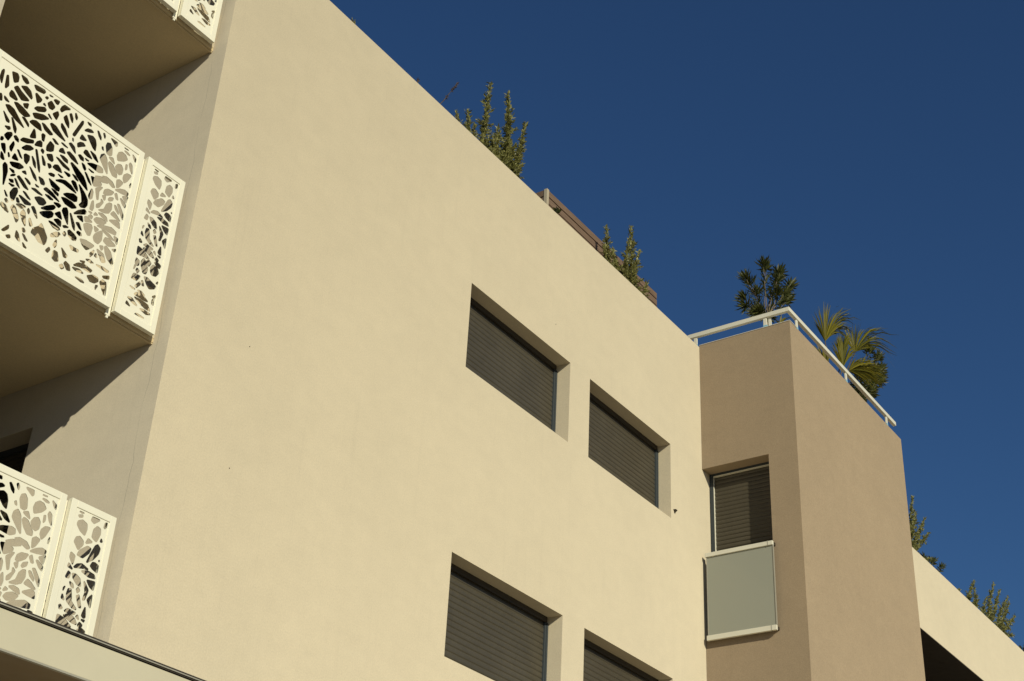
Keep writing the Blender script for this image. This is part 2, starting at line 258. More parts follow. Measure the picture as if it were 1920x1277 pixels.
# ------------------------------------------------------------------ perforated balustrades
HOLES = {'wide': [[-1798,1278,-1792,1268,-1785,1155,-1811,1196,-1809,1254],[-1764,1247,-1752,1256,-1729,1180,-1749,1143,-1754,1155],[-1733,1305,-1689,1318,-1673,1299,-1669,1260,-1698,1231],[-1659,1331,-1611,1330,-1586,1306,-1606,1287,-1636,1300],[-1707,1121,-1699,1158,-1680,1156,-1636,1119,-1648,1105,-1698,1104],[-1687,1193,-1663,1224,-1627,1202,-1545,1172,-1608,1135],[-1638,1242,-1594,1269,-1556,1254,-1532,1214,-1536,1195,-1587,1216],[-1541,1320,-1528,1331,-1455,1340,-1443,1330,-1454,1307,-1518,1294],[-1515,1261,-1505,1272,-1454,1251,-1462,1226,-1485,1199],[-1434,1285,-1422,1302,-1409,1301,-1418,1281],[-1407,1331,-1371,1334,-1397,1324],[-1362,1313,-1345,1330,-1313,1334,-1322,1300,-1336,1297],[-1403,1253,-1378,1293,-1339,1264,-1356,1228,-1382,1225],[-1436,1222,-1427,1236,-1411,1220],[-1494,1141,-1477,1169,-1415,1206,-1400,1193,-1409,1171,-1461,1140],[-1495,1095,-1469,1115,-1409,1141,-1359,1141,-1418,1091,-1473,1072],[-1377,1171,-1369,1177,-1337,1149,-1360,1156],[-1343,1198,-1307,1246,-1294,1226,-1303,1171],[-1293,1274,-1285,1307,-1265,1336,-1210,1334,-1252,1302,-1280,1261],[-1249,1231,-1231,1267,-1197,1217,-1188,1173,-1225,1198],[-1209,1291,-1195,1306,-1173,1273,-1170,1236,-1189,1254],[-1165,1330,-1158,1333,-1139,1309,-1143,1283,-1157,1297],[-1095,1305,-1083,1313,-1080,1292,-1120,1158,-1128,1143,-1145,1144],[-1050,1331,-1016,1333,-1011,1316,-1034,1316],[-1738,1079,-1723,1075,-1690,1055,-1719,1051,-1733,1060],[-1768,1082,-1757,1069,-1748,1034,-1762,1024,-1775,1071],[-1585,1118,-1545,1147,-1546,1102,-1569,1099],[-1656,1082,-1627,1095,-1580,1087,-1507,1061,-1549,1027,-1599,1036],[-1712,1019,-1683,1036,-1641,1028,-1584,982,-1527,936,-1610,956,-1676,985],[-1715,964,-1694,949,-1651,916,-1651,901,-1673,900],[-1642,956,-1630,953,-1583,893,-1582,853,-1601,873],[-1567,1012,-1543,1019,-1502,991,-1499,968,-1531,989],[-1501,1014,-1483,1041,-1453,1056,-1414,1049,-1392,1005,-1454,1006],[-1406,1071,-1383,1075,-1298,1040,-1323,1020,-1372,1033],[-1341,1108,-1328,1123,-1289,1121,-1182,1051,-1249,1057,-1306,1071],[-1255,1165,-1250,1176,-1212,1152,-1173,1096,-1199,1103,-1248,1139],[-1058,1244,-1032,1279,-999,1289,-978,1280,-1012,1260],[-949,1316,-938,1320,-906,1286,-902,1259,-927,1279],[-895,1329,-885,1337,-872,1318,-874,1294],[-1674,857,-1634,876,-1628,862,-1643,846],[-1656,790,-1640,822,-1610,842,-1601,829,-1621,765,-1650,780],[-1676,760,-1664,767,-1656,758,-1663,740,-1676,733],[-1468,898,-1452,984,-1442,976,-1421,923],[-1383,979,-1376,994,-1356,994,-1354,939,-1369,940],[-1586,826,-1570,841,-1546,826,-1541,803,-1568,807],[-1532,828,-1514,861,-1431,894,-1429,873,-1482,840],[-1294,1007,-1275,1012,-1232,992,-1260,984],[-1026,1225,-976,1246,-948,1233,-932,1197,-928,1141,-956,1154],[-1078,1155,-1068,1200,-1019,1176,-1049,1160],[-1137,1119,-1129,1117,-1124,1097,-1132,1099],[-1087,1103,-1065,1129,-1040,1139,-1018,1126,-1050,1103,-1079,1076],[-1415,864,-1403,902,-1380,927,-1364,921,-1357,888,-1395,872],[-1662,710,-1635,728,-1623,696,-1614,652,-1647,680],[-1595,726,-1577,787,-1566,768,-1574,700,-1586,707],[-1505,777,-1477,820,-1445,836,-1415,832,-1442,799,-1480,779],[-1316,883,-1321,917,-1303,975,-1267,961,-1262,919,-1282,898],[-1357,855,-1351,874,-1332,868,-1335,841],[-1217,1022,-1198,1027,-1150,1015,-1191,1013],[-1155,1057,-1137,1073,-1102,1059,-1081,1011,-1118,1032],[-1217,942,-1210,970,-1192,987,-1163,958,-1189,949],[-1646,652,-1629,642,-1608,608,-1620,600,-1639,605],[-1594,676,-1589,679,-1576,659,-1583,645],[-1555,655,-1543,705,-1504,667,-1533,658],[-1533,743,-1522,747,-1479,698,-1499,703],[-1473,739,-1462,754,-1431,756,-1425,727,-1438,681,-1457,691],[-1412,766,-1405,767,-1373,736,-1361,694,-1384,710],[-1399,837,-1387,842,-1331,723,-1323,681,-1341,702],[-1339,822,-1328,818,-1299,785,-1294,762,-1312,758],[-1306,855,-1263,883,-1243,845,-1252,827,-1278,826],[-1229,885,-1203,887,-1100,861,-1097,847,-1155,848],[-1203,921,-1169,929,-1131,920,-1125,896,-1160,897],[-1154,977,-1132,996,-1081,980,-1037,941,-1104,950],[-1057,1016,-1040,1031,-1009,1021,-1003,997,-1030,995],[-1020,1064,-1009,1095,-994,1101,-935,1059,-982,1055],[-970,1117,-916,1110,-878,1064,-923,1075],[-996,1030,-955,1028,-981,1018],[-880,1210,-871,1219,-860,1192,-873,1195],[-1606,563,-1596,591,-1576,582,-1560,536,-1562,431,-1565,418,-1584,498],[-1562,614,-1546,626,-1488,652,-1450,644,-1483,608,-1538,597],[-1555,569,-1517,573,-1508,559,-1522,552],[-1533,517,-1518,538,-1495,553,-1506,535],[-1455,603,-1430,625,-1417,604,-1431,602],[-1409,679,-1396,673,-1345,637,-1326,602,-1359,617],[-1280,791,-1256,799,-1244,785,-1260,761],[-1232,789,-1222,816,-1196,832,-1169,816,-1151,792,-1199,785],[-1253,719,-1231,737,-1202,741,-1204,724,-1233,714],[-1182,764,-1129,765,-1148,753],[-1138,815,-1086,822,-1079,811,-1094,796],[-1102,913,-1090,925,-1043,910,-972,877,-938,839,-910,785,-974,811,-1030,847],[-1013,976,-985,972,-967,949,-974,930,-993,944],[-972,1000,-927,1026,-859,1044,-829,1037,-822,1010,-861,988],[-951,966,-891,963,-916,954],[-1067,838,-1036,839,-1002,812,-1029,813],[-971,920,-955,919,-913,878,-890,847,-924,863],[-1535,487,-1503,501,-1495,484,-1517,474],[-1531,458,-1480,466,-1499,448],[-1494,518,-1484,521,-1454,490,-1437,468,-1466,482],[-1480,544,-1466,560,-1429,542,-1368,498,-1409,497],[-1423,572,-1398,573,-1370,559,-1369,545,-1387,548],[-1332,576,-1294,571,-1318,563],[-1321,649,-1282,649,-1261,626,-1264,611,-1289,604],[-1240,687,-1185,678,-1136,665,-1137,639,-1158,633,-1206,643],[-1188,702,-1147,735,-1106,752,-1050,744,-992,708,-1049,711,-1121,720],[-1058,776,-1047,792,-1023,791,-995,756,-990,730,-1018,741],[-993,792,-980,789,-928,754,-892,717,-884,677,-899,642,-934,627,-951,635,-933,669,-951,724],[-894,754,-880,827,-862,804,-860,752,-879,732],[-912,921,-842,931,-809,911,-812,893,-871,855],[-1545,388,-1534,381,-1509,355,-1522,353],[-1499,396,-1481,445,-1456,460,-1445,438,-1457,360,-1470,344,-1489,367],[-1430,416,-1414,422,-1323,408,-1327,397,-1369,379],[-1409,465,-1387,468,-1332,435,-1363,437],[-1354,527,-1319,542,-1249,526,-1291,519],[-1259,579,-1240,604,-1178,595,-1107,557,-1186,568],[-1201,624,-1167,624,-1134,615,-1133,597,-1165,603],[-1238,547,-1205,556,-1161,545,-1191,532],[-1310,474,-1272,502,-1236,507,-1211,489,-1230,457,-1263,443],[-1097,639,-1068,665,-1013,692,-980,684,-976,653,-998,635,-1059,633],[-1107,605,-1071,619,-1010,620,-964,601,-1004,572,-1066,574],[-1156,528,-1112,545,-1091,540,-1107,512],[-1243,423,-1203,466,-1147,509,-1130,501,-1145,473,-1195,438],[-1242,387,-1217,410,-1154,451,-1133,444,-1137,416,-1166,386,-1208,376],[-1124,450,-1086,492,-1057,440,-1091,441],[-1073,507,-1067,534,-1041,552,-1024,530,-1000,425,-1037,464],[-1006,527,-997,529,-946,461,-936,416,-961,437],[-980,539,-947,587,-895,629,-878,617,-883,596],[-947,538,-902,567,-885,524,-916,528],[-881,575,-860,584,-809,568,-837,554,-871,537],[-941,485,-916,500,-879,452,-905,457],[-917,414,-906,432,-882,431,-870,413,-891,404],[-876,511,-854,531,-815,545,-798,526,-803,456,-825,447,-860,477],[-1038,398,-1016,413,-987,414,-1028,389],[-1120,402,-1087,426,-1060,421,-1052,382,-1076,382],[-1158,368,-1126,376,-1064,367,-1053,356,-1072,339,-1109,340],[-989,384,-974,400,-933,389,-906,373,-908,350,-935,337,-973,351],[-1023,342,-1011,365,-996,351,-1004,325],[-1115,279,-1086,311,-1054,330,-1040,321,-1059,292,-1110,261],[-1266,202,-1259,242,-1219,281,-1206,316,-1176,285,-1137,238,-1135,203,-1145,171,-1195,168,-1231,195],[-1314,389,-1296,404,-1273,382,-1246,328,-1273,347],[-1339,348,-1330,367,-1317,348,-1321,323],[-1433,339,-1394,364,-1354,364,-1391,327],[-1466,290,-1453,320,-1429,313,-1393,258,-1386,234,-1396,207,-1436,260],[-1382,293,-1367,334,-1346,316,-1321,218,-1354,247],[-1308,289,-1301,301,-1271,259,-1288,242],[-1542,288,-1507,286,-1470,243,-1502,246,-1542,263],[-1524,321,-1514,337,-1495,318,-1506,307],[-1442,383,-1431,394,-1410,367,-1431,358],[-1486,90,-1442,158,-1439,132,-1467,95],[-1374,102,-1377,152,-1355,135,-1331,87,-1353,91],[-1342,191,-1327,201,-1308,184,-1325,170],[-1329,157,-1310,154,-1273,121,-1298,123],[-1445,70,-1416,91,-1408,75,-1426,61],[-882,940,-825,970,-752,955,-815,930],[-824,1336,-758,1337,-754,1307,-764,1297],[-848,1243,-842,1276,-816,1289,-793,1261,-782,1202,-798,1184,-827,1187],[-873,1109,-870,1146,-844,1171,-813,1141,-781,1018,-823,1056,-861,1094],[-734,1226,-726,1263,-699,1285,-664,1281,-638,1254,-666,1222,-721,1191],[-690,1337,-642,1338,-669,1334],[-684,1311,-651,1314,-622,1301,-651,1298],[-604,1328,-564,1308,-564,1276,-583,1295],[-802,1168,-765,1185,-740,1143,-765,1150],[-795,1118,-786,1136,-751,1128,-699,1068,-697,1044,-737,1039,-776,1080],[-728,1127,-710,1163,-680,1175,-658,1150,-658,1106,-682,1083,-709,1093],[-637,1156,-641,1205,-629,1209,-625,1175],[-614,1226,-605,1246,-584,1231,-569,1159,-594,1184],[-640,1075,-638,1108,-612,1138,-572,1143,-597,1079,-622,1045],[-678,964,-689,1028,-664,1046,-629,1039,-654,988],[-820,980,-783,997,-724,989,-690,957,-713,946,-768,968],[-687,940,-646,972,-600,991,-563,984,-567,958,-631,945],[-566,1033,-567,1060,-560,1084,-560,1048],[-776,848,-771,885,-744,908,-689,915,-705,882,-746,852],[-851,850,-792,895,-817,844,-807,775,-818,768],[-780,826,-753,844,-749,812,-757,799],[-724,828,-714,851,-681,866,-686,840,-714,820],[-679,906,-662,921,-639,874,-658,873],[-611,926,-558,956,-567,889],[-623,899,-612,903,-562,876,-565,847,-594,864],[-811,727,-777,764,-781,796,-758,779,-785,717,-807,703],[-787,694,-739,727,-728,779,-706,806,-683,811,-676,766,-693,722,-732,701],[-857,657,-854,723,-843,741,-828,690,-833,657],[-660,815,-644,817,-609,777,-608,762,-644,786],[-637,840,-618,845,-564,783,-562,738,-599,784],[-675,725,-654,761,-622,747,-577,714,-631,718],[-863,635,-829,641,-841,626],[-814,631,-802,660,-779,649],[-781,671,-745,686,-702,678,-687,648,-720,652],[-856,594,-838,617,-818,614,-823,589],[-803,597,-785,625,-742,643,-692,636,-722,598,-774,582],[-677,669,-606,709,-581,695,-571,656,-630,661],[-769,564,-720,594,-639,623,-591,610,-593,584,-662,575],[-773,460,-764,493,-724,542,-706,540,-699,476,-722,430,-757,433],[-787,549,-742,543,-768,507],[-682,478,-673,515,-632,524,-568,501,-633,462],[-724,558,-650,562,-589,533,-643,534],[-603,570,-563,569,-563,516,-585,535],[-877,381,-826,399,-748,398,-767,370,-808,328,-847,347],[-703,425,-675,437,-670,416,-683,398],[-662,437,-649,455,-599,429,-558,356,-566,335,-617,362,-643,395],[-596,455,-558,478,-564,450],[-764,292,-768,322,-740,366,-740,331],[-724,388,-656,379,-625,325,-656,308],[-956,126,-945,148,-909,137,-893,100,-922,91],[-1064,163,-1052,177,-1027,177,-1003,118,-1031,101,-1059,112],[-1004,230,-990,223,-945,194,-952,175,-972,171],[-1077,210,-1060,268,-1049,227,-1058,199],[-1122,137,-1101,177,-1089,164,-1104,131],[-949,287,-865,289,-869,271,-925,261],[-880,154,-841,196,-794,211,-715,202,-734,175,-818,174],[-884,136,-821,153,-779,138,-856,125],[-848,79,-778,84,-758,72,-790,65],[-750,139,-699,172,-656,172,-646,150,-676,118,-717,110],[-633,150,-615,181,-579,176,-568,135,-562,75,-579,74],[-659,68,-660,107,-641,114],[-621,208,-564,240,-562,214,-610,198],[-705,263,-639,277,-577,273,-590,257],[-793,256,-759,272,-718,263,-745,252],[-1310,95,-1267,67,-1294,66],[-988,92,-968,111,-947,92,-967,73],[-728,321,-719,351,-702,320],[-838,217,-792,236,-796,218],[-1784,954,-1809,963,-1749,966],[-1749,724,-1767,669,-1749,635,-1766,627,-1801,642,-1816,677,-1808,717,-1772,754,-1720,789,-1707,792],[-1739,437,-1764,416,-1754,461,-1703,529,-1694,527],[-1696,325,-1704,351,-1689,365,-1677,342],[-1610,331,-1610,366,-1582,322,-1586,292],[-1778,91,-1807,100,-1791,137,-1755,148,-1744,126],[-1641,112,-1669,101,-1697,118,-1673,177,-1648,177,-1636,163],[-1596,131,-1611,164,-1599,177,-1578,137],[-1775,261,-1831,271,-1835,289,-1751,287]],
 'narrow': [[-378,1340,-333,1341,-354,1334],[-377,1312,-344,1323,-341,1311,-368,1300],[-374,1248,-369,1272,-336,1290,-295,1276,-287,1240,-295,1194,-340,1213],[-267,1315,-262,1342,-194,1343,-241,1302],[-154,1305,-150,1336,-133,1346,-133,1315,-145,1300],[-235,1205,-232,1262,-208,1292,-177,1283,-171,1246,-191,1185],[-368,1127,-357,1161,-331,1174,-296,1152,-292,1128,-323,1081],[-275,1145,-262,1184,-220,1172],[-160,1198,-156,1223,-141,1203],[-323,1047,-309,1083,-254,1132,-220,1126,-229,1093,-273,1042],[-238,1020,-215,1095,-192,1157,-173,1173,-147,1152,-152,1114,-185,1063],[-376,1014,-374,1048,-335,1033,-341,969],[-376,947,-372,973,-330,939],[-330,956,-308,986,-267,1002,-203,981,-261,975],[-199,1011,-187,1040,-166,1045,-133,1034,-133,984,-177,997],[-141,1067,-135,1074,-133,1065],[-376,874,-362,920,-341,909,-347,875],[-328,914,-299,918,-258,900,-241,851,-277,856,-314,886],[-264,954,-208,971,-154,964,-138,941,-192,934],[-336,856,-304,846,-294,822,-318,828],[-371,779,-373,801,-360,815],[-374,731,-370,760,-346,722],[-339,766,-334,805,-310,812,-290,743,-315,725],[-269,821,-259,841,-240,822,-257,802],[-224,895,-205,880,-172,847,-188,777,-205,771,-196,826],[-205,910,-133,920,-136,859,-170,874],[-259,781,-237,794,-249,770],[-170,784,-135,832,-130,734],[-378,679,-368,688,-346,667,-370,657],[-338,756,-303,770,-289,732,-234,692,-276,694,-325,722],[-258,781,-239,793,-203,714,-225,716],[-330,654,-306,679,-236,671,-249,656],[-188,669,-170,737,-153,666,-168,658],[-372,550,-376,619,-315,610,-245,567,-312,562],[-332,626,-283,651,-236,633,-210,599,-253,600],[-230,648,-217,663,-201,634],[-186,643,-153,647,-158,633],[-202,600,-190,622,-165,609,-170,592,-190,587],[-368,466,-368,518,-336,506,-332,471,-353,456],[-313,482,-317,514,-300,550,-265,525,-245,477,-255,433,-284,431],[-273,543,-253,562,-226,548,-240,509],[-203,569,-164,587,-133,575,-142,547,-164,549],[-219,484,-223,511,-206,544,-162,543,-139,507,-162,467,-202,456],[-371,411,-369,454,-359,445],[-348,417,-341,440,-317,428,-331,398],[-376,335,-360,384,-296,391,-324,338],[-265,405,-234,415,-138,387,-153,360,-198,335,-229,358],[-145,413,-129,437,-132,413],[-377,268,-315,266,-346,259],[-329,288,-293,345,-281,329,-311,283],[-280,360,-269,369,-248,333,-263,325],[-299,268,-260,278,-222,259,-262,255],[-321,222,-302,247,-237,254,-181,229,-212,220],[-374,171,-327,182,-268,142,-319,147],[-316,203,-243,210,-175,203,-148,163,-198,162,-261,179],[-375,112,-369,137,-330,108],[-246,136,-203,148,-135,141,-180,120],[-280,74,-255,87,-179,81],[-157,287,-126,315,-128,288],[-148,266,-134,281,-129,225,-147,229]]}
def smooth_loop(h):
    p = [(h[i]/1000, h[i+1]/1000) for i in range(0, len(h), 2)]
    def area(l): return abs(sum(l[i-1][0]*l[i][1]-l[i][0]*l[i-1][1] for i in range(len(l))))/2
    a0 = area(p); p0 = p
    for r_ in (.09, .25):
        q = []
        for i in range(len(p)):
            a, b = p[i], p[(i+1) % len(p)]
            q.append((a[0]+(b[0]-a[0])*r_, a[1]+(b[1]-a[1])*r_)); q.append((a[0]+(b[0]-a[0])*(1-r_), a[1]+(b[1]-a[1])*(1-r_)))
        p = q
    per = sum(math.hypot(p[i][0]-p[i-1][0], p[i][1]-p[i-1][1]) for i in range(len(p)))
    off = min((a0-area(p))/per + .0053, .0105); sg = 1 if sum(p[i-1][0]*p[i][1]-p[i][0]*p[i-1][1] for i in range(len(p))) > 0 else -1
    q = []; n = len(p)
    for i in range(n):
        dx, dz = p[(i+1) % n][0]-p[i-1][0], p[(i+1) % n][1]-p[i-1][1]; L = math.hypot(dx, dz) or 1
        q.append((p[i][0]+sg*dz/L*off, p[i][1]-sg*dx/L*off))
    return q
def inside(x, z, h):
    c = False; j = len(h)-1
    for i in range(len(h)):
        x1, z1 = h[j]; x2, z2 = h[i]; j = i
        if (z1 > z) != (z2 > z) and x < (x2-x1)*(z-z1)/(z2-z1)+x1: c = not c
    return c
def sheet_mesh(kind, x0, x1, z0, z1, y0, th):
    loops = [smooth_loop(h) for h in HOLES[kind]]
    loops = [[(min(max(x, x0+.004), x1-.004), min(max(z, z0+.004), z1-.004)) for x, z in l] for l in loops]
    pts = [Vector((x, z)) for x, z in ((x0,z0),(x1,z0),(x1,z1),(x0,z1))]; edges = [(0,1),(1,2),(2,3),(3,0)]
    for l in loops:
        n = len(pts); pts += [Vector(q) for q in l]; edges += [(n+i, n+(i+1) % len(l)) for i in range(len(l))]
    vs, es, fs, *_ = geometry.delaunay_2d_cdt(pts, edges, [], 0, 1e-6)
    bbs = [(min(q[0] for q in l), max(q[0] for q in l), min(q[1] for q in l), max(q[1] for q in l), l) for l in loops]
    keep = []
    for f in fs:
        cx = sum(vs[i].x for i in f)/len(f); cz = sum(vs[i].y for i in f)/len(f)
        if any(a <= cx <= b and c_ <= cz <= d and inside(cx, cz, l) for a, b, c_, d, l in bbs): continue
        keep.append(tuple(f))
    n = len(vs); cnt = {}
    for f in keep:
        for i in range(len(f)):
            cnt[(f[i], f[(i+1) % len(f)])] = 1
    V = [(v.x, y0, v.y) for v in vs] + [(v.x, y0+th, v.y) for v in vs]
    F = [f for f in keep] + [tuple(i+n for i in f[::-1]) for f in keep]
    for (a, b) in cnt:
        if (b, a) not in cnt: F.append((b, a, a+n, b+n))
    return V, F
YP = .085
PX = {'wide': (-1.895, -.500), 'narrow': (-.457, -.066)}
ZL, ZH = .0, 1.408
def make_balustrade(z, label):
    t = empty('balcony_balustrade', (-.95, YP, z), label, 'balustrade', 'perforated white balcony balustrades')
    for kind in ('wide', 'narrow'):
        x0, x1 = PX[kind]; x0 += .95; x1 += .95
        V, F = sheet_mesh(kind, PX[kind][0]+.046, PX[kind][1]-.046, .046, ZH-.046, .006, .004)
        sh = obj('perforated_panel', [(v[0]+.95, v[1], v[2]) for v in V], F, PANEL, t)
        f = MB(); w = .05; d = .042
        f.box(x0, x0+w, 0, d, ZL, ZH); f.box(x1-w, x1, 0, d, ZL, ZH); f.box(x0+w, x1-w, 0, d, ZH-w, ZH); f.box(x0+w, x1-w, 0, d, ZL, ZL+w)
        f.build('frame', PANEL, sh, bevel=.0025)
    p = MB(); p.box(.453, .490, .044, .054, -.035, ZH-.015); p.box(.463, .481, .046, .056, -.055, -.0355)
    p.build('post', PANEL, t)
    for xx in (-.9, .84):
        q = MB(); q.box(xx, xx+.03, .044, .054, .02, ZH-.03); q.build('post', PANEL, t)
    return t
def copy_tree(o, parent=None):
    c = o.copy(); C.objects.link(c)
    if parent is not None: c.parent = parent
    for ch in list(o.children): copy_tree(ch, c)
    return c
b0 = make_balustrade(6.86, 'white perforated metal balustrade of the middle balcony, seen almost whole above a brown soffit')
b1 = copy_tree(b0); b1.location.z += ST; b1['label'] = 'white perforated metal balustrade of the top balcony, only its lower corner inside the picture'
b2 = copy_tree(b0); b2.location.z -= ST; b2['label'] = 'white perforated metal balustrade of the lowest balcony, its foot hidden behind the cream canopy'
# ------------------------------------------------------------------ bay window guard
t = empty('window_guard', (XT-.055, -.5, 7.10), 'frosted glass window guard with two white rails on the taupe bay', 'window guard')
def rel(mb, o): mb.v = [(v[0]-o[0], v[1]-o[1], v[2]-o[2]) for v in mb.v]; return mb
O = t.location.copy()
p = MB(); p.box(XT-.060, XT-.052, -.925, -.075, 7.165, 8.150); rel(p, O).build('glass_pane', GLASS, t)
for z0, z1 in ((8.145, 8.197), (7.108, 7.168)):
    p = MB(); p.box(XT-.078, XT-.042, -.938, -.052, z0, z1); ro = rel(p, O).build('rail', RAIL, t, bevel=.003)
    p = MB(); p.box(XT-.0805, XT-.0395, -.880, -.872, z0-.003, z1+.003); rel(p, O).build('joint', SILVER, ro)
for y in (-.941, -.075):
    p = MB(); p.box(XT-.066, XT-.048, y, y+.011, 7.169, 8.144); rel(p, O).build('side_channel', SILVER, t)
for z in (7.14, 8.17):
    for y in (-.93, -.06): p = MB(); p.box(XT-.040, XT-.001, y-.012, y+.012, z-.02, z+.015); rel(p, O).build('bracket', DARK, t)
# ------------------------------------------------------------------ roof railing on the bay
t = empty('roof_railing', (XT, YB, 11.155), 'low white metal railing running round the top of the taupe bay', 'railing')
O = t.location.copy()
p = MB(); h0, h1 = 11.306, 11.366
p.box(XT-.002, XT+.045, YB+.046, .17, h0, h1); p.box(XT-.002, XR-.15, YB-.002, YB+.045, h0, h1)
rel(p, O).build('handrail', RAIL, t, bevel=.003)
def post(x, y):
    q = MB(); q.box(x-.024, x+.024, y-.010, y+.010, 11.158, h0-.001) if abs(y-(YB+.02)) < .02 else q.box(x-.010, x+.010, y-.024, y+.024, 11.158, h0-.001)
    o = rel(q, O).build('post', RAIL, t, bevel=.002)
    q = MB(); e = .0025
    q.box(x-.024-e, x+.024+e, y-.010-e, y+.010+e, 11.160, 11.194) if abs(y-(YB+.02)) < .02 else q.box(x-.010-e, x+.010+e, y-.024-e, y+.024+e, 11.160, 11.194)
    rel(q, O).build('film_strip', FILM, o)
for x, y in ((XT+.02, .06), (XT+.02, -.945), (8.82, YB+.02), (10.42, YB+.02), (11.89, YB+.02)): post(x, y)
q = MB(); q.box(XT+.03, XT+.05, -1.02, -.985, 11.158, h0-.001); rel(q, O).build('post', RAIL, t)
# ------------------------------------------------------------------ slatted timber screen on the roof
SY = .7
t = empty('slatted_screen', (7.3, SY, 10.0), 'weathered brown timber screen of horizontal boards rising behind the roof edge', 'screen')
O = t.location.copy()
p = MB(); zt = 12.27; bh = .091; gp = .016; X0, X1 = 5.93, 8.69
rng = random.Random(3); z = zt; k = 0
while z > 10.15:
    dx = rng.uniform(-.006, .006)
    p.box(X0, X1+dx, SY+rng.uniform(0, .004), SY+.024, z-bh, z); p.box(X0-.024-.02, X0-.02, SY+.045, SY+1.3, z-bh, z)
    p.box(X1-.026, X1-.002, SY+.03, SY+1.3, z-bh, z); z -= bh + gp; k += 1
rel(p, O).build('boards', WOOD, t, bevel=.002, seg=1)
p = MB(); p.box(X0, X1-.03, SY+.067, SY+.075, 10.02, zt-.02); rel(p, O).build('backing', DARK, t)
p = MB(); p.box(X0-.052, X0-.004, SY-.004, SY+.04, 10.0, zt+.004); rel(p, O).build('corner_post', WOODP, t)
for xx in (6.9, 7.85, 8.62):
    p = MB(); p.box(xx, xx+.04, SY+.026, SY+.066, 10.0, zt-.04); rel(p, O).build('post', DARK, t)
